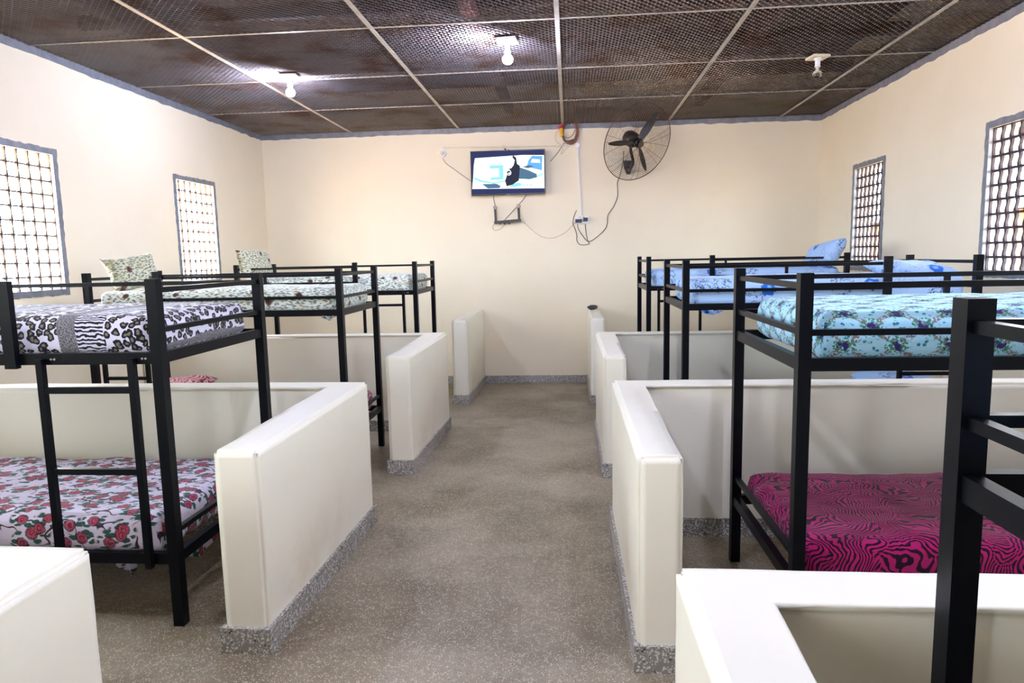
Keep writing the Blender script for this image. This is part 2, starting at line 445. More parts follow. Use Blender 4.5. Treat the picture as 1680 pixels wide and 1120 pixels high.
# windows
def window(i, side, a, b, lat, web, depth, wavy):
    X = XL if side < 0 else XR; s = 1 if side < 0 else -1      # s points into the room
    root = link('window_%d' % i, None); root.location = (X, (a+b)/2, WZ0); OFF[root.name] = Vector(root.location); root['kind'] = 'structure'
    bm = BM(); n = 26; rnd = random.Random(i*7)
    def band(p0, p1, inw):   # painted strip, ragged outside edge
        p0, p1, inw = Vector(p0), Vector(p1), Vector(inw); R = []
        for k in range(n+1):
            c = p0.lerp(p1, k/n); j = rnd.uniform(-.006, .006)
            R.append([bm.verts.new(c - inw.normalized()*j + Vector((s*.006, 0, 0))), bm.verts.new(c+inw+Vector((s*.006, 0, 0))), bm.verts.new(c+inw-Vector((s*.02, 0, 0))), bm.verts.new(c - inw.normalized()*j)])
        for A, B in zip(R, R[1:]):
            for k in range(4): bm.faces.new((A[k], B[k], B[(k+1) % 4], A[(k+1) % 4]))
        bm.faces.new(R[0]); bm.faces.new(R[-1][::-1])
    iw = IN+.004
    band((X, a, WZ0), (X, a, WZ1), (0, iw, 0)); band((X, b, WZ0), (X, b, WZ1), (0, -iw, 0))
    band((X, a+iw, WZ0), (X, b-iw, WZ0), (0, 0, iw)); band((X, a+iw, WZ1), (X, b-iw, WZ1), (0, 0, -iw))
    bmesh.ops.recalc_face_normals(bm, faces=bm.faces)
    done('window_frame', bm, M_BLUEGREY, root)
    # cement lattice
    bm = BM(); xc = X - s*(.025+depth/2); nc, nr = 7, 10
    cy = (b-a-2*IN)/nc; cz = (WZ1-WZ0-2*IN)/nr
    for k in range(nc+1):
        y = a+IN+cy*k; prev = None; R = []
        m = nr*6
        for j in range(m+1):
            z = WZ0+IN+cz*j/6; ph = math.sin(j/6*2*math.pi)
            yy = y + (wavy*ph if 0 < k < nc else 0); th = web*(1+.35*math.cos(j/6*2*math.pi))
            R.append([bm.verts.new((xc+dx*depth/2, yy+dy*th/2, z)) for dx, dy in ((-1,-1), (1,-1), (1,1), (-1,1))])
        for A, B in zip(R, R[1:]):
            for q in range(4): bm.faces.new((A[q], A[(q+1) % 4], B[(q+1) % 4], B[q]))
    for j in range(nr+1):
        z = WZ0+IN+cz*j
        box(bm, xc-depth*.45, xc+depth*.45, a+IN, b-IN, z-web*.42, z+web*.42)
    bmesh.ops.recalc_face_normals(bm, faces=bm.faces)
    done('window_lattice', bm, lat, root)
    portal((X - s*.12, (a+b)/2, (WZ0+WZ1)/2), (0, -s*math.pi/2, 0), WZ1-WZ0, b-a)
for i, (a, b) in enumerate(WINS_L): window(i+1, -1, a, b, M_LATTICE_L, .013, .018, .0015)
for i, (a, b) in enumerate(WINS_R): window(i+5, 1, a, b, M_LATTICE_R, .021, .020, .007)

# skirting along the outer walls
def skirt(name, x0, x1, y0, y1):
    bm = BM(); z = .10
    v = []
    for up in (0, 1):
        for x, y in ((x0, y0), (x1, y0), (x1, y1), (x0, y1)): v.append(bm.verts.new((x, y, fz(y)+up*z)))
    for f in ((3,2,1,0), (4,5,6,7), (0,1,5,4), (1,2,6,5), (2,3,7,6), (3,0,4,7)): bm.faces.new([v[k] for k in f])
    return bm
done('baseboard_left', skirt('', XL, XL+.015, YR, YB), M_PLINTH, kind='structure')
done('baseboard_right', skirt('', XR-.015, XR, YR, YB), M_PLINTH, kind='structure')
done('baseboard_back', skirt('', XL+.015, XR-.015, YB-.015, YB), M_PLINTH, kind='structure')

# ------------------------------------------------------------------ ceiling: expanded metal between angle irons, roof void above
xb = [XL, -2.85, -1.42, -.07, 1.27, 2.65, XR]
yb = [YB, 7.72, 6.44, 5.12, 3.80, 2.48, 1.16, -.16, -1.48, YR]
ceil = link('ceiling', None); ceil.location = (0, 0, ZP); OFF[ceil.name] = Vector((0, 0, ZP)); ceil['kind'] = 'structure'
def panel_bm(x0, x1, y0, y1):
    bm = BM(); LW, SW = .060, .027; wd = .0040; dz = .0040
    ny = int((y1-y0)/LW); nx = int((x1-x0)/SW); LW = (y1-y0)/ny; SW = (x1-x0)/nx
    # zigzag strands running front to back, each touching its neighbours at the bonds
    for j in range(nx):
        xm = x0+SW*(j+.5); prev = None
        for i in range(2*ny+1):
            y = y0+LW*i/2; sg = 1 if (i+j) % 2 else -1
            x = xm + sg*(SW*.5-wd*.35)
            a = bm.verts.new((x-wd, y, ZP-dz)); b = bm.verts.new((x+wd, y, ZP+dz))
            if prev: bm.faces.new((prev[0], prev[1], b, a))
            prev = (a, b)
    return bm
for i in range(len(xb)-1):
    for j in range(len(yb)-1):
        if yb[j] < 2: continue
        done('mesh_panel', panel_bm(xb[i], xb[i+1], yb[j+1], yb[j]), M_MESH, ceil)
bm = BM(); box(bm, XL, XR, YR, 2.48, ZP, ZP+.01); done('ceiling_board', bm, M_ROOF, ceil)
def angle(bm, p, q, ax):
    wd = .017
    if ax == 'y': box(bm, p-wd, p+wd, q[0], q[1], ZP-.012, ZP-.006); box(bm, p-.003, p+.003, q[0], q[1], ZP-.006, ZP+.03)
    else: box(bm, q[0], q[1], p-.010, p+.010, ZP-.0085, ZP-.005); box(bm, q[0], q[1], p-.003, p+.003, ZP-.005, ZP+.03)
for x in xb[1:-1]:
    bm = BM(); angle(bm, x, (YR, YB), 'y'); done('ceiling_batten', bm, M_BAR, ceil)
for y in yb[1:-1]:
    bm = BM(); angle(bm, y, (XL, XR), 'x'); done('ceiling_batten', bm, M_BAR, ceil)
bm = BM(); box(bm, XL-.2, XR+.2, YR-.2, YB+.2, ZT, ZT+.05); done('ceiling_roof', bm, M_ROOF, kind='structure')
bm = BM()
for x in (-3.5, -.8, 1.6): box(bm, x, x+.10, YR, YB, ZP+.16, ZP+.28)
done('ceiling_purlins', bm, M_RUSTBEAM, kind='structure')
bm = BM()
for y in (3.3, 4.5, 5.7, 6.9, 8.2): box(bm, XL, XR, y, y+.07, ZP+.30, ZP+.40)
done('ceiling_rafters', bm, M_TIMBER, kind='structure')

# ------------------------------------------------------------------ outside the lattices; left yard slab and right eave are added for light
M_GROUND = plain('dusty_ground', (120, 104, 88), .95, 0, .1, .15, 1)  # darkened tone stands in for a shaded yard at right
M_BRICKWALL = plain('ochre_compound_wall', (132, 88, 66), .9, 0, .1, .15, 2)
M_WHITEROOF = plain('pale_iron_roof', (196, 196, 200), .6, 0, .3, .1, 2)
M_BOUNCE_YARD = plain('sandy_bounce_yard', (226, 188, 146), .9, 0, .2, .06, 1)  # bright warm tone picked for its bounce light
bm = BM(); box(bm, -60, 60, -60, 60, -.60, -.50); done('ground', bm, M_GROUND, kind='structure')
bm = BM(); box(bm, -30, XL-.2, -20, 30, -.50, -.45); done('bounce_yard_left', bm, M_BOUNCE_YARD, kind='structure')  # unseen slab added to bounce warm light in through the left windows
b1 = thing('outbuilding', 'low ochre outbuilding with a pale roof beyond the right windows', 'building', (14, 12, -.45))
bm = BM(); box(bm, 11, 17, 2, 30, -.45, 2.4); done('wall', bm, M_BRICKWALL, b1)
bm = BM(); bar(bm, (10.5, 16, 2.44), (17.5, 16, 2.8), 28.6, .08); done('roof', bm, M_WHITEROOF, b1)

bm = BM(); box(bm, XR+.2, XR+1.9, YR-.5, YB+.5, 2.72, 2.80); done('added_shade_eave', bm, M_TIMBER, kind='structure')  # unseen overhang added to cut skylight through the right windows

# ------------------------------------------------------------------ low partition walls
HP = .812
def lathe_box(bm, pts, z0f, z1f):
    """vertical prism over a CCW outline, bottom and top as functions of y"""
    lo = [bm.verts.new((x, y, z0f(y))) for x, y in pts]; hi = [bm.verts.new((x, y, z1f(y))) for x, y in pts]
    n = len(pts); bm.faces.new(hi); bm.faces.new(lo[::-1])
    for i in range(n): bm.faces.new((lo[i], lo[(i+1) % n], hi[(i+1) % n], hi[i]))
def partition(label, side, yn, yf, cross, hn, hf, xa, xo, T=.152):
    """aisle arm from yn to yf, optional cross arm at the far end running to the outer wall"""
    xw = XL if side < 0 else XR
    root = thing('partition_wall', label, 'partition wall', ((xa+xo)/2, yn, fz(yn)), 'low partition walls along the aisle')
    if cross: pts = [(xa, yn), (xa, yf), (xw, yf), (xw, yf-T), (xo, yf-T), (xo, yn)]
    else: pts = [(xa, yn), (xa, yf), (xo, yf), (xo, yn)]
    if side > 0: ccw = pts
    else: ccw = pts[::-1] if False else pts
    area = sum(pts[i][0]*pts[(i+1) % len(pts)][1]-pts[(i+1) % len(pts)][0]*pts[i][1] for i in range(len(pts)))
    if area < 0: ccw = pts[::-1]
    H = lambda y: hn+(hf-hn)*(y-yn)/(yf-yn)
    bm = BM(); lathe_box(bm, ccw, lambda y: fz(y), H)
    bmesh.ops.bevel(bm, geom=[e for e in bm.edges if all(v.co.z > .6 for v in e.verts) or abs(e.verts[0].co.z-e.verts[1].co.z) > .5], offset=.013, segments=4, affect='EDGES')
    # hand-trowelled surface: cut the long faces up and nudge them slightly
    def cut(axis, lo_, hi_, st):
        k = lo_
        while k < hi_:
            co = [0, 0, 0]; co[axis] = k; no = [0, 0, 0]; no[axis] = 1
            bmesh.ops.bisect_plane(bm, geom=bm.verts[:]+bm.edges[:]+bm.faces[:], plane_co=co, plane_no=no, dist=1e-5); k += st
    cut(1, yn+.075, yf-T-.03, .09); cut(0, min(xa, xo, xw)+.05, max(xa, xo, xw), .11); cut(2, .0, .77, .085)
    cut(0, xa-.03*side*-1, xa-.03*side*-1+.001, 1); cut(0, xo-.03*side, xo-.03*side+.001, 1); cut(2, hn-.03, hn-.029, 1)
    cut(1, yn+.03, yn+.031, 1); cut(1, yf-.03, yf-.029, 1)
    if cross:
        for yy in (yf-T, yf-T+.03): cut(1, yy, yy+.001, 1)
        cut(0, xo, xo+.001, 1)
    bm.normal_update()
    mv = [(v, v.normal.copy()) for v in bm.verts]
    for v, nn in mv:
        k = noise.noise(v.co*3.2)*.0035+noise.noise(v.co*9)*.0016
        v.co += nn*k
    done('wall', bm, M_PART, root, smooth=True)
    p = .014; s = -1 if side > 0 else 1
    if cross: q = [(xa+s*p, yn-p), (xa+s*p, yf+p), (xw, yf+p), (xw, yf-T-p), (xo-s*p, yf-T-p), (xo-s*p, yn-p)]
    else: q = [(xa+s*p, yn-p), (xa+s*p, yf), (xo-s*p, yf), (xo-s*p, yn-p)]
    area = sum(q[i][0]*q[(i+1) % len(q)][1]-q[(i+1) % len(q)][0]*q[i][1] for i in range(len(q)))
    if area < 0: q = q[::-1]
    bm = BM(); lathe_box(bm, q, lambda y: fz(y)-.0, lambda y: fz(y)+.102)
    o = done('plinth', bm, M_PLINTH, root)
    o['label'] = 'speckled grey terrazzo plinth'
    return root
aL, oL, aR, oR = -1.155, -1.325, .227, .382
partition('low cream partition wall cut off at the bottom left corner of the photo', -1, .1, 1.49, True, .83, .83, aL, oL)
partition('low cream partition wall left of the aisle, enclosing the rose print lower bunk', -1, 2.36, 3.767, True, .812, .812, aL, oL)
partition('low cream partition wall left of the aisle, second from the far wall', -1, 4.767, 6.3165, True, .812, .812, aL, oL)
partition('short low partition wall left of the aisle that butts against the far wall', -1, 7.55, YB, False, .812, .812, aL, oL)
partition('low white partition wall in the bottom right corner, in front of the magenta bunk', 1, .1, 1.471, True, .812, .812, aR, oR)
partition('low white partition wall right of the aisle, enclosing the magenta lower bunk', 1, 2.31, 3.772, True, .812, .812, aR, oR)
partition('low white partition wall right of the aisle, second from the far wall', 1, 4.70, 6.195, True, .812, .812, aR, oR)
partition('short partition wall right of the aisle with a dark lump on its top', 1, 7.51, YB, False, .812, .812, aR, oR)

# ------------------------------------------------------------------ bunk beds
PW = .044
def bunk(label, xa, xw, y0, y1, zt, ladder, neartop=True, lad=None, stub=None, vis=True):
    """xa aisle-end x, xw wall-end x, y0 near side, y1 far side, zt top of the posts"""
    fl = fz((y0+y1)/2); root = thing('bunk_bed', label, 'bunk bed', ((xa+xw)/2, (y0+y1)/2, fl), 'black steel bunk beds')
    zf1 = zt-.290; zf0 = zf1-.045; zm = zt-.203; ztop = zt-.045
    lf1 = .325; lf0 = .28; lm = .413
    dlt = fl*.8; lf1 += dlt; lf0 += dlt; lm += dlt
    sgn = 1 if xw > xa else -1
    for x in (xa, xw):
        for y in (y0, y1):
            bm = BM(); box(bm, x-PW/2, x+PW/2, y-PW/2, y+PW/2, fz(y), zt, zf=None)
            done('post', bm, M_METAL, root, bevel=.003)
    g = .021
    def rail(nm, p, q, w_, h_):
        bm = BM(); bar(bm, p, q, w_, h_); return done(nm, bm, M_METAL, root)
    h = PW/2
    for x, zz in ((xa, 0), (xw, 0)):
        for z, th, nm in ((ztop, g, 'guard_rail'), (zm, g, 'guard_rail'), ((zf0+zf1)/2, .045, 'frame_rail'), (lm, g, 'guard_rail'), ((lf0+lf1)/2, .045, 'frame_rail')):
            rail(nm, (x, y0+h, z), (x, y1-h, z), .022 if th == g else .03, th)
    xi0, xi1 = xa+sgn*h, xw-sgn*h
    for y in (y0, y1):
        for z in ((zf0+zf1)/2, (lf0+lf1)/2): rail('frame_rail', (xi0, y, z), (xi1, y, z), .03, .045)
    # far side guard with a short brace in the middle
    rail('guard_rail', (xi0, y1, ztop), (xi1, y1, ztop), .022, g)
    rail('guard_rail', (xi0, y1, zm), (xi1, y1, zm), .022, g)
    xm = (xa+xw)/2; bm = BM(); box(bm, xm-.011, xm+.011, y1-.010, y1+.010, zf1, ztop-g/2); done('guard_brace', bm, M_METAL, root)
    # near side guard: stub post leaves the gap for the ladder
    xs = stub; yst = y0-.012
    bm = BM(); box(bm, xs-.024, xs+.024, yst-.030, yst+.022-.025, zf0-.012, zt+.002); done('stub_post', bm, M_METAL, root, bevel=.003)
    if ladder == 'aisle': ga, gb = xs+sgn*.024, xi1
    else: ga, gb = xi0, xs-sgn*.024
    if neartop: rail('guard_rail', (ga, y0, ztop), (gb, y0, ztop), .022, g)
    rail('guard_rail', (ga, y0, zm), (gb, y0, zm), .022, g)
    # ladder
    lx0, lx1 = lad; yl = y0-.030
    lr = BM(); 
    lobj = BM(); bar(lobj, (lx0, yl, zf1-.02), (lx0, yl, lf0-.01), .026, .026); done('ladder_rail', lobj, M_METAL, root)
    lobj = BM(); bar(lobj, (lx1, yl, zf1-.02), (lx1, yl, lf0-.01), .026, .026); done('ladder_rail', lobj, M_METAL, root)
    lr.free()
    s2 = 1 if lx1 > lx0 else -1
    for zr in (zt-.436, zt-.769):
        bm = BM(); bar(bm, (lx0+s2*.013, yl, zr), (lx1-s2*.013, yl, zr), .022, .024); done('rung', bm, M_METAL, root)
    # slats under both mattresses
    for zz, nm in ((zf1-.03, 'upper_slats'), (lf1-.03, 'lower_slats')):
        bm = BM()
        for k in range(7):
            x = xi0+(xi1-xi0)*(k+1)/8; box(bm, x-.03, x+.03, y0+.015, y1-.015, zz, zz+.008)
        done(nm, bm, M_METAL, root)
    # weld nuts on the frame
    for x in (lx0, lx1):
        for dx in (.036, .050):
            bm = BM(); lathe(bm, (x+dx, y0-.015, (zf0+zf1)/2), (0, -1, 0), [(.004, 0), (.004, .004)], 8); done('bolt_head', bm, M_BAR, root)
    return dict(root=root, zf=zf1, lf=lf1)

G_UP_L = 'upper bunk mattresses'
def mattress(name, label, x0, x1, y0, y1, z0, th, mat, seed, cat='mattress', group=None, wr=.008, dome=.012, rot=0, shift=(0, 0), drapes=(), end_drapes=()):
    """soft slab: rounded box built as a folded sheet; UV in metres, unfolded over the edges"""
    bm = BM(); uvl = bm.loops.layers.uv.new('UVMap'); r = .05
    z1 = z0+th; nx, ny, nz = 64, 32, 8
    def P(x, y, z):
        cx = min(max(x, x0+r), x1-r); cy = min(max(y, y0+r), y1-r); rz = min(r, th/2-.001); cz = min(max(z, z0+rz), z1-rz)
        d = Vector((x-cx, y-cy, (z-cz)*r/rz))
        if d.length > 1e-6:
            d = d.normalized()*r; q = Vector((cx+d.x, cy+d.y, cz+d.z*rz/r))
        else: q = Vector((x, y, z))
        u, v_ = (x-x0)/(x1-x0), (y-y0)/(y1-y0)
        q.z += dome*math.sin(math.pi*u)**.5*math.sin(math.pi*v_)**.5*((z-z0)/th) if 0 < u < 1 and 0 < v_ < 1 else 0
        n1 = noise.noise(Vector((x*3.1, y*5.3, z*4+seed*9))); n2 = noise.noise(Vector((x*9, y*14+z*11, seed*5)))
        k = (z-z0)/th
        sd = Vector(((q.x-cx), (q.y-cy), 0));
        if sd.length > 1e-5: q += sd.normalized()*(n2*wr*.8+n1*wr*.6)
        q.z += (n1*wr + n2*wr*.5)*k
        return q
    def grid(f, na, nb, flip):
        V = [[bm.verts.new(P(*f(i/na, j/nb)[0])) for j in range(nb+1)] for i in range(na+1)]
        U = [[f(i/na, j/nb)[1] for j in range(nb+1)] for i in range(na+1)]
        for i in range(na):
            for j in range(nb):
                idx = [(i, j), (i+1, j), (i+1, j+1), (i, j+1)]
                if flip: idx = idx[::-1]
                fc = bm.faces.new([V[a][b] for a, b in idx])
                for lp, (a, b) in zip(fc.loops, idx): lp[uvl].uv = (U[a][b][0]+seed, U[a][b][1])
    X = lambda t: x0+(x1-x0)*t
    Y = lambda t: y0+(y1-y0)*t
    Z = lambda t: z0+th*t
    grid(lambda a, b: ((X(a), Y(b), z1), (X(a), Y(b))), nx, ny, False)
    grid(lambda a, b: ((X(a), Y(b), z0), (X(a), Y(b))), nx, ny, True)
    grid(lambda a, b: ((X(a), y0, Z(b)), (X(a), y0-(z1-Z(b)))), nx, nz, False)
    grid(lambda a, b: ((X(a), y1, Z(b)), (X(a), y1+(z1-Z(b)))), nx, nz, True)
    grid(lambda a, b: ((x0, Y(a), Z(b)), (x0-(z1-Z(b)), Y(a))), ny, nz, True)
    grid(lambda a, b: ((x1, Y(a), Z(b)), (x1+(z1-Z(b)), Y(a))), ny, nz, False)
    bmesh.ops.remove_doubles(bm, verts=bm.verts, dist=2e-4)
    root = done(name, bm, mat, origin=((x0+x1)/2, (y0+y1)/2, z0), smooth=True)
    tag(root, label, cat, group)
    for (dx0, dx1, dy, dtop, dlen) in drapes:       # bits of sheet hanging below the frame
        b2 = BM(); uv2 = b2.loops.layers.uv.new('UVMap'); n, m = 14, 6; V = []
        for i in range(n+1):
            col = []
            for j in range(m+1):
                t = i/n; s = j/m; L = dlen*math.sin(math.pi*min(max(t, .04), .96))**.7
                x = dx0+(dx1-dx0)*t; col.append(b2.verts.new((x+.01*math.sin(9*t+s*4), dy+.012*math.sin(t*17+seed)+.01*s, dtop-L*s)))
            V.append(col)
        for i in range(n):
            for j in range(m):
                f = b2.faces.new((V[i][j], V[i+1][j], V[i+1][j+1], V[i][j+1]))
                for lp in f.loops: c = lp.vert.co; lp[uv2].uv = (c.x+seed, c.z)
        bmesh.ops.solidify(b2, geom=b2.faces[:], thickness=.003)
        done('hanging_sheet', b2, mat, root, smooth=True)
    for (ex, ya, yb_, dtop, dlen) in end_drapes:    # sheet hanging over the aisle-end rail
        b2 = BM(); uv2 = b2.loops.layers.uv.new('UVMap'); n, m = 14, 6; V = []
        for i in range(n+1):
            t = i/n; L = dlen*math.sin(math.pi*min(max(t, .04), .96))**.7
            V.append([b2.verts.new((ex+.010*math.sin(t*15+seed), ya+(yb_-ya)*t, dtop-L*q/m)) for q in range(m+1)])
        for i in range(n):
            for j in range(m):
                f = b2.faces.new((V[i][j], V[i+1][j], V[i+1][j+1], V[i][j+1]))
                for lp in f.loops: c = lp.vert.co; lp[uv2].uv = (c.y+seed, c.z)
        bmesh.ops.solidify(b2, geom=b2.faces[:], thickness=.003)
        done('hanging_sheet', b2, mat, root, smooth=True)
    return root
def pillow(label, c, w_, h_, th, mat, ux, uy, seed, group='bed pillows', ears=1.0):
    """c centre, ux/uy in-plane axes"""
    ux, uy = Vector(ux).normalized(), Vector(uy).normalized(); nz = ux.cross(uy).normalized()
    bm = BM(); uvl = bm.loops.layers.uv.new('UVMap'); n = 26; c = Vector(c)
    sides = []
    for s in (1, -1):
        V = []
        for i in range(n+1):
            row = []
            for j in range(n+1):
                a, b = i/n*2-1, j/n*2-1
                t = max(0, (1-a**4))**.5*max(0, (1-b**4))**.5
                pin = 1-.10*ears*(1-abs(a)**3)*(abs(b)**4) ; pin2 = 1-.10*ears*(1-abs(b)**3)*(abs(a)**4)
                nn = noise.noise(Vector((a*2+seed, b*2, s)))*.18+noise.noise(Vector((a*6, b*6+seed, s)))*.06
                p = c+ux*a*w_/2*pin2+uy*b*h_/2*pin + nz*s*th/2*t*(1+nn) + nz*.02*ears*math.sin(a*2+seed)*abs(b)
                row.append(bm.verts.new(p))
            V.append(row)
        for i in range(n):
            for j in range(n):
                idx = [(i, j), (i+1, j), (i+1, j+1), (i, j+1)]
                if s < 0: idx = idx[::-1]
                f = bm.faces.new([V[p][q] for p, q in idx])
                for lp, (p, q) in zip(f.loops, idx): lp[uvl].uv = ((p/n)*w_+seed*1.3, (q/n)*h_+s)
    bmesh.ops.remove_doubles(bm, verts=bm.verts, dist=1e-4)
    o = done('pillow', bm, mat, origin=tuple(c), smooth=True)
    return tag(o, label, 'pillow', group)

XB = .93
# left row
bl1 = bunk('black bunk bed left of the aisle with leopard print top and rose print bottom', -1.625, -3.50, 2.56, 3.46, 1.445, 'aisle', neartop=False, stub=-2.225, lad=(-1.722, -2.105))
bl2 = bunk('black bunk bed left of the aisle, second from the far wall, leaf print top', -1.62, -3.50, 4.72, 5.60, 1.447, 'wall', stub=-2.95, lad=(-3.07, -3.40))
bl3 = bunk('black bunk bed left of the aisle, nearest the far wall, with leaf print top', -1.56, -3.43, 6.85, 7.75, 1.476, 'aisle', stub=-2.17, lad=(-1.68, -2.09))
# right row
br0 = bunk('near black bunk bed cut off by the right edge of the photo', .655, 2.52, .27, 1.17, 1.418, 'wall', stub=2.0, lad=(2.08, 2.42))
br1 = bunk('black bunk bed right of the aisle with blue vine print top and magenta bottom', .795, 2.65, 2.40, 3.30, 1.425, 'wall', stub=2.13, lad=(2.21, 2.54))
br2 = bunk('black bunk bed right of the aisle, second from the far wall, pale blue bedding', .775, 2.63, 4.68, 5.58, 1.452, 'wall', stub=2.06, lad=(2.16, 2.50))
br3 = bunk('black bunk bed right of the aisle, nearest the far wall, pale blue bedding', .775, 2.65, 6.85, 7.75, 1.474, 'aisle', stub=1.38, lad=(.87, 1.27))

GM = 'bunk mattresses'
mattress('mattress', 'mattress in black and white leopard and zebra patchwork sheet on upper bunk', -3.45, -1.68, 2.60, 3.44, bl1['zf']-.022, .165, F_LEO, 1.37, group=GM, wr=.007)
mattress('mattress', 'mattress in white sheet with red roses on the lower bunk at left', -3.45, -1.68, 2.575, 3.43, bl1['lf']-.022, .165, F_ROSE, 2.1, group=GM, wr=.010,
         drapes=[(-1.93, -1.80, 2.60, .30, .10)], end_drapes=[(-1.665, 2.66, 3.0, .30, .10)])
mattress('mattress', 'cream leaf print mattress on the upper bunk just behind the leopard one', -3.45, -1.665, 4.75, 5.57, bl2['zf']-.022, .170, F_CREAM, 3.2, group=GM,
         drapes=[(-1.76, -1.66, 4.71, 1.115, .035)])
mattress('mattress', 'crimson print mattress on a lower bunk, glimpsed between two left partition walls', -3.45, -1.665, 4.75, 5.57, bl2['lf']-.022, .17, F_CRIM, 4.4, group=GM)
mattress('mattress', 'cream leaf print mattress on the upper left bunk nearest the far wall', -3.38, -1.61, 6.88, 7.72, bl3['zf']-.022, .170, F_CREAM, 5.3, group=GM)
mattress('mattress', 'pale blue mattress on the upper bunk cut off by right edge', .76, 2.47, .30, 1.14, br0['zf']-.022, .15, F_BLUE, 6.6, group=GM)
mattress('mattress', 'aqua mattress with purple flower vine print on the upper bunk at right', .86, 2.60, 2.425, 3.27, br1['zf']-.022, .178, F_VINE, 7.7, group=GM, wr=.009)
mattress('mattress', 'magenta and black zebra print mattress on the lower bunk', .83, 2.60, 2.43, 3.27, br1['lf']-.022, .15, F_MAG, 8.2, group=GM, wr=.012)
mattress('mattress', 'pale blue branch print mattress on upper bunk just behind the aqua one', .83, 2.58, 4.71, 5.55, br2['zf']-.022, .178, F_BLUE, 9.1, group=GM,
         drapes=[(.88, 1.02, 4.66, 1.12, .035)])
mattress('mattress', 'pale blue mattress on the lower bunk right, seen under the aqua bed', .83, 2.58, 4.71, 5.55, br2['lf']-.022, .17, F_BLUE, 10.3, group=GM)
mattress('mattress', 'pale blue branch print mattress on the upper right bunk nearest far wall', .83, 2.60, 6.88, 7.72, br3['zf']-.022, .175, F_BLUE, 11.9, group=GM)

pillow('olive leaf print pillow standing against the end of an upper bunk at left', (-3.36, 5.06, 1.44), .50, .29, .13, F_OLIVE, (.12, 1, .10), (-.25, -.10, 1), 1, ears=1.6)
pillow('olive leaf print pillow on the upper left bunk nearest the far wall', (-3.33, 7.08, 1.49), .66, .30, .13, F_OLIVE, (.05, 1, .02), (-.25, 0, 1), 2, ears=1.2)
pillow('pale blue print pillow propped up on the bunk nearest the far wall', (2.50, 7.10, 1.43), .66, .30, .17, F_BLUE, (.10, -1, .20), (.6, .15, 1), 3, ears=.8)
pillow('pale blue print pillow lying flat on the upper bunk behind the aqua mattress', (2.40, 5.10, 1.355), .40, .60, .12, F_BLUE, (1, 0, 0), (0, 1, .05), 4)
pillow('pale blue pillow on the lower bunk, seen below the aqua bed frame', (2.38, 5.12, .52), .46, .62, .17, F_BLUE, (1, 0, 0), (0, 1, .05), 5)
pillow('dark red pillow on a lower bunk, just above the left partition top', (-3.20, 5.15, .50), .48, .62, .15, F_CRIM, (1, 0, 0), (0, 1, .05), 6)

# ------------------------------------------------------------------ ceiling lamps
def lamp(label, x, y, lit, mat_plate, yaw):
    root = thing('ceiling_lamp', label, 'ceiling lamp', (x, y, ZP), 'bare bulbs on the ceiling')
    c, s = math.cos(yaw), math.sin(yaw); bm = BM()
    box(bm, x-.075, x+.075, y-.075, y+.075, ZP-.034, ZP-.014)
    bmesh.ops.rotate(bm, verts=bm.verts, cent=(x, y, ZP), matrix=Matrix.Rotation(yaw, 3, 'Z'))
    done('mounting_plate', bm, mat_plate, root, bevel=.003)
    bm = BM(); lathe(bm, (x, y, ZP-.034), (0, 0, -1), [(.032, 0), (.030, .012), (.021, .016), (.021, .060), (.024, .062), (.024, .072)], 20); done('bulb_holder', bm, M_WHITEPLASTIC, root, smooth=False)
    z = ZP-.104; R = .041
    bm = BM(); prof = [(.014, 0), (.015, .014), (.024, .030), (.036, .042), (R, .056), (.038, .072), (.028, .086), (.014, .093), (0, .095)]
    lathe(bm, (x, y, z), (0, 0, -1), prof, 24)
    if lit: b = done('bulb', bm, M_BULB, root, smooth=True)
    else:
        b = done('bulb', bm, M_GLASS, root, smooth=True)
        bm = BM(); tube(bm, [(x-.008, y, z-.01), (x-.011, y, z-.045), (x, y, z-.05), (x+.011, y, z-.045), (x+.008, y, z-.01)], .0016, 6); done('filament', bm, M_BAR, b)
    return root
lamp('lit bare bulb on a white square plate, the left one of the two glowing', -2.50, 6.24, True, M_WHITEPLASTIC, .1)
lamp('lit bare bulb on a white square plate, above the television', -.46, 5.51, True, M_WHITEPLASTIC, -.1)
lamp('unlit clear glass bulb on a yellowed plate, at the right of the ceiling', 2.16, 6.38, False, M_OFFWHITE, .15)

for lx, ly, where in ((-.8, 1.75, 'over the left edge of the aisle'), (.9, 1.65, 'over the near bunk at the right edge'), (2.1, 2.9, 'over the aqua vine print bunk')):  # unseen bulbs added to brighten the near end of the room
    lamp('unseen lit bulb added for brightness, ' + where, lx, ly, True, M_WHITEPLASTIC, 0)
# ------------------------------------------------------------------ wall things
YW = YB
def wpt(x, z, d=.006): return (x, YW-d, z)
# television on a tilting bracket
tv = thing('television', 'flat screen television showing a blue and white picture, on the far wall', 'television', (-.785, YW-.10, 2.29))
TX0, TX1, TZ0, TZ1 = -1.262, -.300, 2.297, 2.862; TY = YW-.11
bm = BM(); box(bm, TX0, TX1, TY, TY+.045, TZ0, TZ1); done('casing', bm, M_BLACKPL, tv, bevel=.004)
scr_w, scr_h = TX1-TX0-.024, TZ1-TZ0-.034
SXc = [emit('screen_navy', (46, 50, 86), 1.0), emit('screen_white', (246, 252, 255), 1.15), emit('screen_cyan', (130, 200, 228), 1.0), emit('screen_dark', (44, 46, 62), 1.0),
       emit('screen_blue', (96, 156, 222), 1.0), emit('screen_steel', (74, 104, 128), 1.0)]
bm = BM()
def poly(pts, k, layer):
    vs = [bm.verts.new((TX0+.012+p[0]*scr_w, TY-.0012-layer*.0004, TZ0+.020+p[1]*scr_h)) for p in pts]
    f = bm.faces.new(vs); f.material_index = k
    f.normal_update()
    if f.normal.y > 0: f.normal_flip()
poly([(0, 0), (1, 0), (1, 1), (0, 1)], 0, 0)
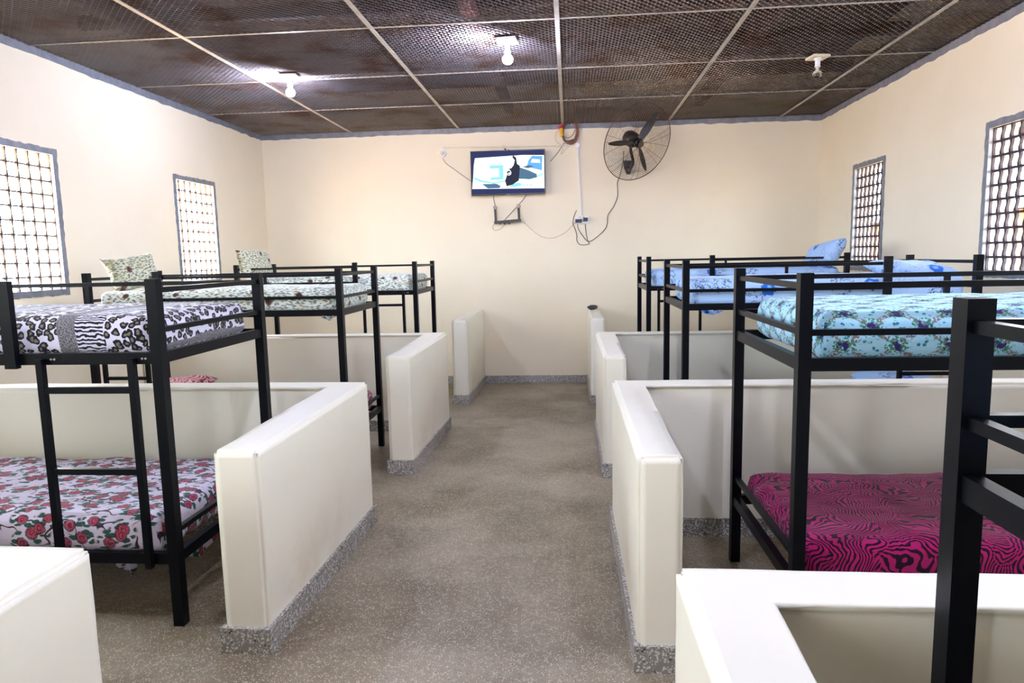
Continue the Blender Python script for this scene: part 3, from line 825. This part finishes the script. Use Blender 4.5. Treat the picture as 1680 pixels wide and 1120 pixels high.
poly([(0, .13), (1, .10), (1, .88), (.72, .90), (.05, .86), (.03, .66), (.02, .4)], 1, 1)
poly([(.76, .62), (.97, .52), (.98, .86), (.84, .88), (.79, .78)], 4, 2)
poly([(.82, .72), (.95, .70), (.94, .78), (.84, .80)], 1, 3)
poly([(.25, .68), (.44, .68), (.44, .34), (.26, .33), (.26, .39), (.38, .40), (.38, .60), (.25, .60)], 2, 2)
poly([(.03, .42), (.14, .33), (.30, .27), (.46, .31), (.46, .28), (.30, .24), (.12, .29), (.03, .36)], 2, 2)
poly([(.14, .24), (.34, .24), (.40, .18), (.38, .13), (.22, .13)], 5, 3)
poly([(.58, .90), (.62, .84), (.63, .70), (.67, .64), (.65, .30), (.56, .20), (.48, .17), (.46, .30), (.50, .50), (.58, .66), (.60, .78), (.565, .86)], 3, 4)
poly([(.65, .62), (.78, .54), (.90, .44), (.90, .36), (.80, .32), (.65, .34)], 5, 3)
poly([(.90, .40), (.98, .46), (.98, .42), (.90, .37)], 2, 3)
poly([(.70, .62), (.80, .66), (.86, .62), (.78, .58)], 5, 5)
n = 20
poly([(.515+.034*math.cos(i*2*math.pi/n), .49+.062*math.sin(i*2*math.pi/n)) for i in range(n)], 1, 5)
poly([(.515+.026*math.cos(i*2*math.pi/n), .49+.047*math.sin(i*2*math.pi/n)) for i in range(n)], 3, 6)
poly([(.497, .47), (.52, .50), (.54, .485), (.53, .46)], 1, 7)
poly([(.51, .57), (.54, .60), (.55, .575), (.52, .56)], 3, 6)
poly([(.50, .145), (.60, .24), (.66, .25), (.70, .19), (.62, .15)], 2, 5)
for k in range(3): poly([(.70+.05*k, .17), (.74+.05*k, .17), (.73+.05*k, .20), (.71+.05*k, .20)], 2, 5)
done('screen', bm, SXc, tv)
bm = BM(); box(bm, -.80, -.76, TY-.001, TY, TZ0+.006, TZ0+.011); done('maker_badge', bm, M_BAR, tv)
bm = BM(); box(bm, -1.0, -.56, TY+.045, YW, 2.42, 2.72); done('wall_bracket', bm, M_BLACKPL, tv)
bm = BM()
for x, z in ((-.815, 2.885), (-.765, 2.866)): lathe(bm, (x, YW-.0, z), (0, -1, 0), [(.008, 0), (.008, .05), (.011, .055), (.0, .06)], 8)
tag(done('wall_hook', bm, M_DARKGREY, origin=(-.79, YW, 2.87)), 'pair of small screws in the wall just above the television', 'hook')

# router with two aerials, hung below the television
rt = thing('wifi_router', 'small dark router with two upright aerials below the television', 'router', (-.80, YW-.03, 1.96))
bm = BM(); bar(bm, (-.975, YW-.05, 1.950), (-.625, YW-.05, 1.972), .10, .034); done('body', bm, M_DARKGREY, rt, bevel=.006)
for p, q in (((-.957, YW-.045, 1.97), (-.962, YW-.055, 2.13)), ((-.650, YW-.045, 1.985), (-.655, YW-.055, 2.14))):
    bm = BM(); bar(bm, p, q, .030, .020); a = done('aerial', bm, M_DARKGREY, rt, bevel=.004)
    bm = BM(); lathe(bm, (q[0], q[1]-.015, q[2]+.015), (0, 1, 0), [(.022, 0), (.026, .006), (.026, .024), (.018, .03)], 16); t_ = done('aerial_tip', bm, M_BAR, a)
    t_['label'] = 'pale round tip'
bm = BM()
for x in (-.90, -.84, -.78): box(bm, x-.010, x+.010, YW-.065, YW-.045, 1.925, 1.945)
done('plug_ports', bm, M_BLACKPL, rt)

def cable(label, pts, mat, r=.0035, d=.006, name='cable', cat='cable'):
    P = smoothpath([(p[0], YW-(p[2] if len(p) > 2 else d), p[1]) for p in pts]); bm = BM(); tube(bm, P, r, 6)
    return tag(done(name, bm, mat, origin=P[0], smooth=True), label, cat, 'cables on the far wall')
cable('thin cable sagging from the round junction box to the television', [(-1.641, 2.80), (-1.60, 2.735), (-1.494, 2.656), (-1.38, 2.57), (-1.24, 2.47, .05)], M_CABLE)
cable('dark cable hanging from television to the left router aerial', [(-.981, 2.33, .05), (-.983, 2.26), (-.965, 2.17), (-.957, 2.13)], M_CABLEDK)
cable('brown cable running slantwise from the television down to the router', [(-.545, 2.32, .05), (-.58, 2.26), (-.70, 2.13), (-.80, 2.03), (-.845, 1.985)], M_CABLE, .0045)
cable('pale cable loop hanging under the left end of the router', [(-.975, 1.95), (-1.003, 1.91), (-1.0, 1.87), (-.961, 1.85), (-.90, 1.872), (-.86, 1.91), (-.828, 1.935)], M_CABLELT)
cable('thin pale cable drooping between the router and the wall socket', [(-.62, 1.965), (-.597, 1.95), (-.469, 1.832), (-.35, 1.752), (-.21, 1.736), (-.07, 1.792), (.02, 1.869), (.09, 1.94)], M_CABLELT, .003)
cable('brown fan cord hanging in a long curve down to the wall socket', [(.701, 2.80, .10), (.695, 2.68, .08), (.662, 2.521), (.627, 2.416), (.632, 2.262), (.583, 2.128), (.504, 2.013), (.494, 1.896), (.454, 1.819), (.345, 1.723), (.246, 1.682), (.15, 1.79), (.112, 1.87), (.118, 1.935)], M_CABLEDK, .0042)
cable('dark plug cord looping below the wall socket', [(.209, 1.945), (.216, 1.825), (.240, 1.69), (.262, 1.65), (.20, 1.636), (.135, 1.645), (.098, 1.70), (.100, 1.769), (.076, 1.85), (.050, 1.917), (.062, 2.0), (.088, 2.06), (.10, 2.085)], M_CABLEDK, .0042)

# trunking, junction box and socket
cd = thing('cable_trunking', 'white cable trunking running along the wall and down to the socket', 'trunking', (.12, YW, 2.02))
bm = BM(); bar(bm, (-1.64, YW-.007, 2.936), (.095, YW-.007, 2.902), .014, .016); done('horizontal_run', bm, M_OFFWHITE, cd)
bm = BM(); bar(bm, (.118, YW-.009, 2.90), (.160, YW-.009, 2.005), .018, .026, up=(0, -1, 0)); done('vertical_run', bm, M_WHITEPLASTIC, cd)
bm = BM(); lathe(bm, (.117, YW, 2.905), (0, -1, 0), [(.036, 0), (.036, .022), (.030, .026)], 20); done('corner_box', bm, M_WHITEPLASTIC, cd)
bm = BM(); lathe(bm, (-.835, YW, 2.921), (0, -1, 0), [(.024, 0), (.024, .018), (.020, .021)], 16); done('joint_box', bm, M_OFFWHITE, cd)
jb = thing('junction_box', 'white round ceiling rose box at the left end of the trunking', 'junction box', (-1.64, YW, 2.86))
bm = BM(); lathe(bm, (-1.645, YW, 2.862), (0, -1, 0), [(.048, 0), (.048, .03), (.040, .036)], 24); done('base', bm, M_WHITEPLASTIC, jb)
bm = BM(); lathe(bm, (-1.645, YW-.036, 2.862), (0, -1, 0), [(.026, 0), (.024, .028), (.012, .034)], 20); done('cap', bm, M_OFFWHITE, jb)
bm = BM(); box(bm, -1.652, -1.632, YW-.014, YW, 2.905, 2.935); done('neck', bm, M_WHITEPLASTIC, jb)
so = thing('wall_socket', 'white double wall socket with two dark plugs in it', 'socket', (.17, YW, 1.91))
bm = BM(); box(bm, .080, .262, YW-.035, YW, 1.908, 2.006); done('back_box', bm, M_WHITEPLASTIC, so, bevel=.006)
for x, zc_, w2 in ((.123, 1.945, .042), (.212, 1.962, .028)):
    bm = BM(); box(bm, x-w2, x+w2, YW-.075, YW-.035, zc_-.022, zc_+.022); done('plug', bm, M_BLACKPL, so, bevel=.007)
bm = BM(); box(bm, .137, .147, YW-.038, YW-.035, 1.985, 1.998); box(bm, .188, .198, YW-.038, YW-.035, 1.985, 1.998); done('rocker_switch', bm, M_RED, so)

# coil of wire with taped joints
co = thing('wire_coil', 'hanging coil of brown wire with yellow and red taped ends, top of wall', 'wire coil', (.02, YW, 3.07))
bm = BM(); rnd = random.Random(3)
for k in range(9):
    a0 = rnd.uniform(0, 6.28); cx, cz = .022+rnd.uniform(-.012, .012), 3.07+rnd.uniform(-.014, .014); rx, rz = .098+rnd.uniform(-.014, .012), .142+rnd.uniform(-.016, .014); dd = .018+k*.004
    tube(bm, [(cx+rx*math.cos(a0+i*2*math.pi/28), YW-dd-.004*math.sin(i), cz+rz*math.sin(a0+i*2*math.pi/28)) for i in range(28)], .0042, 6, closed=True)
done('coiled_wire', bm, M_COPPER, co, smooth=True)
def cpart(nm, pts, mat, r): 
    b = BM(); tube(b, smoothpath(pts, 5), r, 7); return done(nm, b, mat, co, smooth=True)
q = cpart('yellow_joint', [(-.085, YW-.05, 3.12), (-.082, YW-.055, 3.07), (-.075, YW-.05, 3.02)], M_YELLOW, .026)
q = cpart('red_joint', [(-.115, YW-.05, 3.115), (-.10, YW-.05, 3.14), (-.075, YW-.045, 3.155)], M_RED, .019)
cpart('green_wire', [(-.06, YW-.04, 3.02), (-.055, YW-.05, 2.97), (-.01, YW-.05, 2.96), (.04, YW-.05, 2.965), (.06, YW-.04, 2.98)], M_GREEN, .008)
cpart('crossing_wire', [(-.05, YW-.04, 3.02), (.0, YW-.04, 3.0), (.06, YW-.04, 3.04), (.09, YW-.03, 3.1)], M_COPPER, .004)
cpart('hanger', [(.02, YW-.02, 3.20), (.03, YW-.012, 3.23), (.05, YW-.006, 3.20), (.04, YW-.02, 3.16)], M_WHITEPLASTIC, .008)
cpart('loose_tail', [(-.045, YW-.02, 2.95), (-.09, YW-.008, 2.89), (-.14, YW-.006, 2.82), (-.235, YW-.006, 2.715)], M_CABLE, .004)
cpart('loose_loop', [(-.09, YW-.02, 3.13), (-.15, YW-.01, 3.08), (-.160, YW-.01, 2.98), (-.11, YW-.01, 2.93), (-.07, YW-.01, 2.88), (-.097, YW-.008, 2.804), (-.06, YW-.008, 2.83), (-.038, YW-.008, 2.86), (.03, YW-.008, 2.91), (.10, YW-.01, 2.95)], M_CABLELT, .0025)

# wall fan, cage tilted down towards the beds
fan = thing('wall_fan', 'black three-blade wall fan in a round wire cage, high on far wall', 'fan', (.74, YW, 2.62))
HC = Vector((.83, YW-.56, 2.83)); ax = Vector((.47, -.78, -.44)).normalized()
fx = ax.cross(Vector((0, 0, 1))).normalized(); fy = fx.cross(ax).normalized(); RF = .465
def fp(r, a, h): return HC + (fx*math.cos(a)+fy*math.sin(a))*r + ax*h
def dome(r, s): return s*(.075*(1-(r/RF)**2)**.6) if r < RF else 0
for s, nm in ((1, 'front_cage'), (-1, 'rear_cage')):
    bm = BM()
    nr = 19
    for k in range(2, nr):
        r = .09+(RF-.09)*k/nr
        tube(bm, [fp(r, i*2*math.pi/44, dome(r, s)) for i in range(44)], .0014, 4, closed=True)
    for k in range(14 if s > 0 else 7):
        a = (k//2)*2*math.pi/7+(.09 if k % 2 else -.09)+.05 if s > 0 else k*2*math.pi/7+.5
        tube(bm, [fp(r, a, dome(r, s)) for r in [.05+(RF-.05)*j/8 for j in range(9)]], .0019, 4)
    done(nm, bm, M_FANWIRE, fan, smooth=True)
bm = BM(); tube(bm, [fp(RF, i*2*math.pi/64, 0) for i in range(64)], .0055, 8, closed=True); done('cage_rim', bm, M_FANWIRE, fan, smooth=True)
bm = BM(); lathe(bm, HC+ax*.01, ax, [(.05, -.03), (.056, -.01), (.056, .02), (.045, .035), (0, .04)], 24); done('hub', bm, M_BLACKPL, fan, smooth=False)
bm = BM(); lathe(bm, HC+ax*.078, ax, [(.034, -.004), (.038, .0), (.034, .005), (0, .006)], 20); done('cage_badge', bm, M_DARKGREY, fan)
for deg in (355, 115, 235):
    a0 = math.radians(deg); bm = BM(); n = 14; top = []; bot = []
    for i in range(n+1):
        t = i/n; r = .05+.36*t; wd = .046*math.sin(math.pi*(.12+.86*t))**.7*(1-.25*t)+.006
        tw = .55*(1-t)+.25
        c0 = fp(r, a0, 0); tang = -fx*math.sin(a0)+fy*math.cos(a0)
        e = tang*math.cos(tw)+ax*math.sin(tw)
        top.append((c0+e*wd, c0-e*wd))
    T = [[bm.verts.new(p+ax*h) for p in pr for h in (.002, -.002)] for pr in top]
    for A, B in zip(T, T[1:]):
        for u, v2 in ((0, 2), (2, 3), (3, 1), (1, 0)): bm.faces.new((A[u], A[v2], B[v2], B[u]))
    bm.faces.new((T[0][0], T[0][1], T[0][3], T[0][2])); bm.faces.new((T[-1][0], T[-1][2], T[-1][3], T[-1][1]))
    bmesh.ops.recalc_face_normals(bm, faces=bm.faces)
    done('blade', bm, M_BLACKPL, fan)
bm = BM(); lathe(bm, HC-ax*.06, -ax, [(.055, 0), (.085, .015), (.095, .05), (.095, .12), (.078, .16), (.03, .18), (0, .182)], 24); mo = done('motor', bm, M_BLACKPL, fan, smooth=True)
bm = BM(); mc = HC-ax*.15
tube(bm, smoothpath([mc, mc+Vector((.0, .02, -.13)), Vector((.80, YW-.30, 2.63)), Vector((.765, YW-.16, 2.56)), Vector((.755, YW-.05, 2.60))], 6), .018, 10); done('arm', bm, M_BLACKPL, fan, smooth=True)
bm = BM(); v4 = [(.70, 2.69), (.83, 2.69), (.80, 2.56), (.785, 2.52), (.745, 2.52), (.71, 2.60)]
lo_ = [bm.verts.new((x, YW-.055, z)) for x, z in v4]; hi_ = [bm.verts.new((x, YW, z)) for x, z in v4]
bm.faces.new(lo_); bm.faces.new(hi_[::-1])
for i in range(6): bm.faces.new((lo_[i], hi_[i], hi_[(i+1) % 6], lo_[(i+1) % 6]))
bmesh.ops.recalc_face_normals(bm, faces=bm.faces)
done('wall_mount', bm, M_BLACKPL, fan, bevel=.004)

# dark lump on the far right partition
bm = BM(); bmesh.ops.create_icosphere(bm, subdivisions=3, radius=1)
for v in bm.verts:
    nn = 1+.22*noise.noise(v.co*1.7)
    v.co = Vector((v.co.x*.055*nn, v.co.y*.10*nn, v.co.z*.030*nn+.03))
bmesh.ops.rotate(bm, verts=bm.verts, cent=(0, 0, 0), matrix=Matrix.Rotation(-.5, 3, 'Z'))
bmesh.ops.translate(bm, verts=bm.verts, vec=(.29, 8.80, .810))
tag(done('dark_lump', bm, M_DARKGREY, origin=(.29, 8.80, .81), smooth=True), 'small dark lump lying on the far right partition wall top', 'lump')
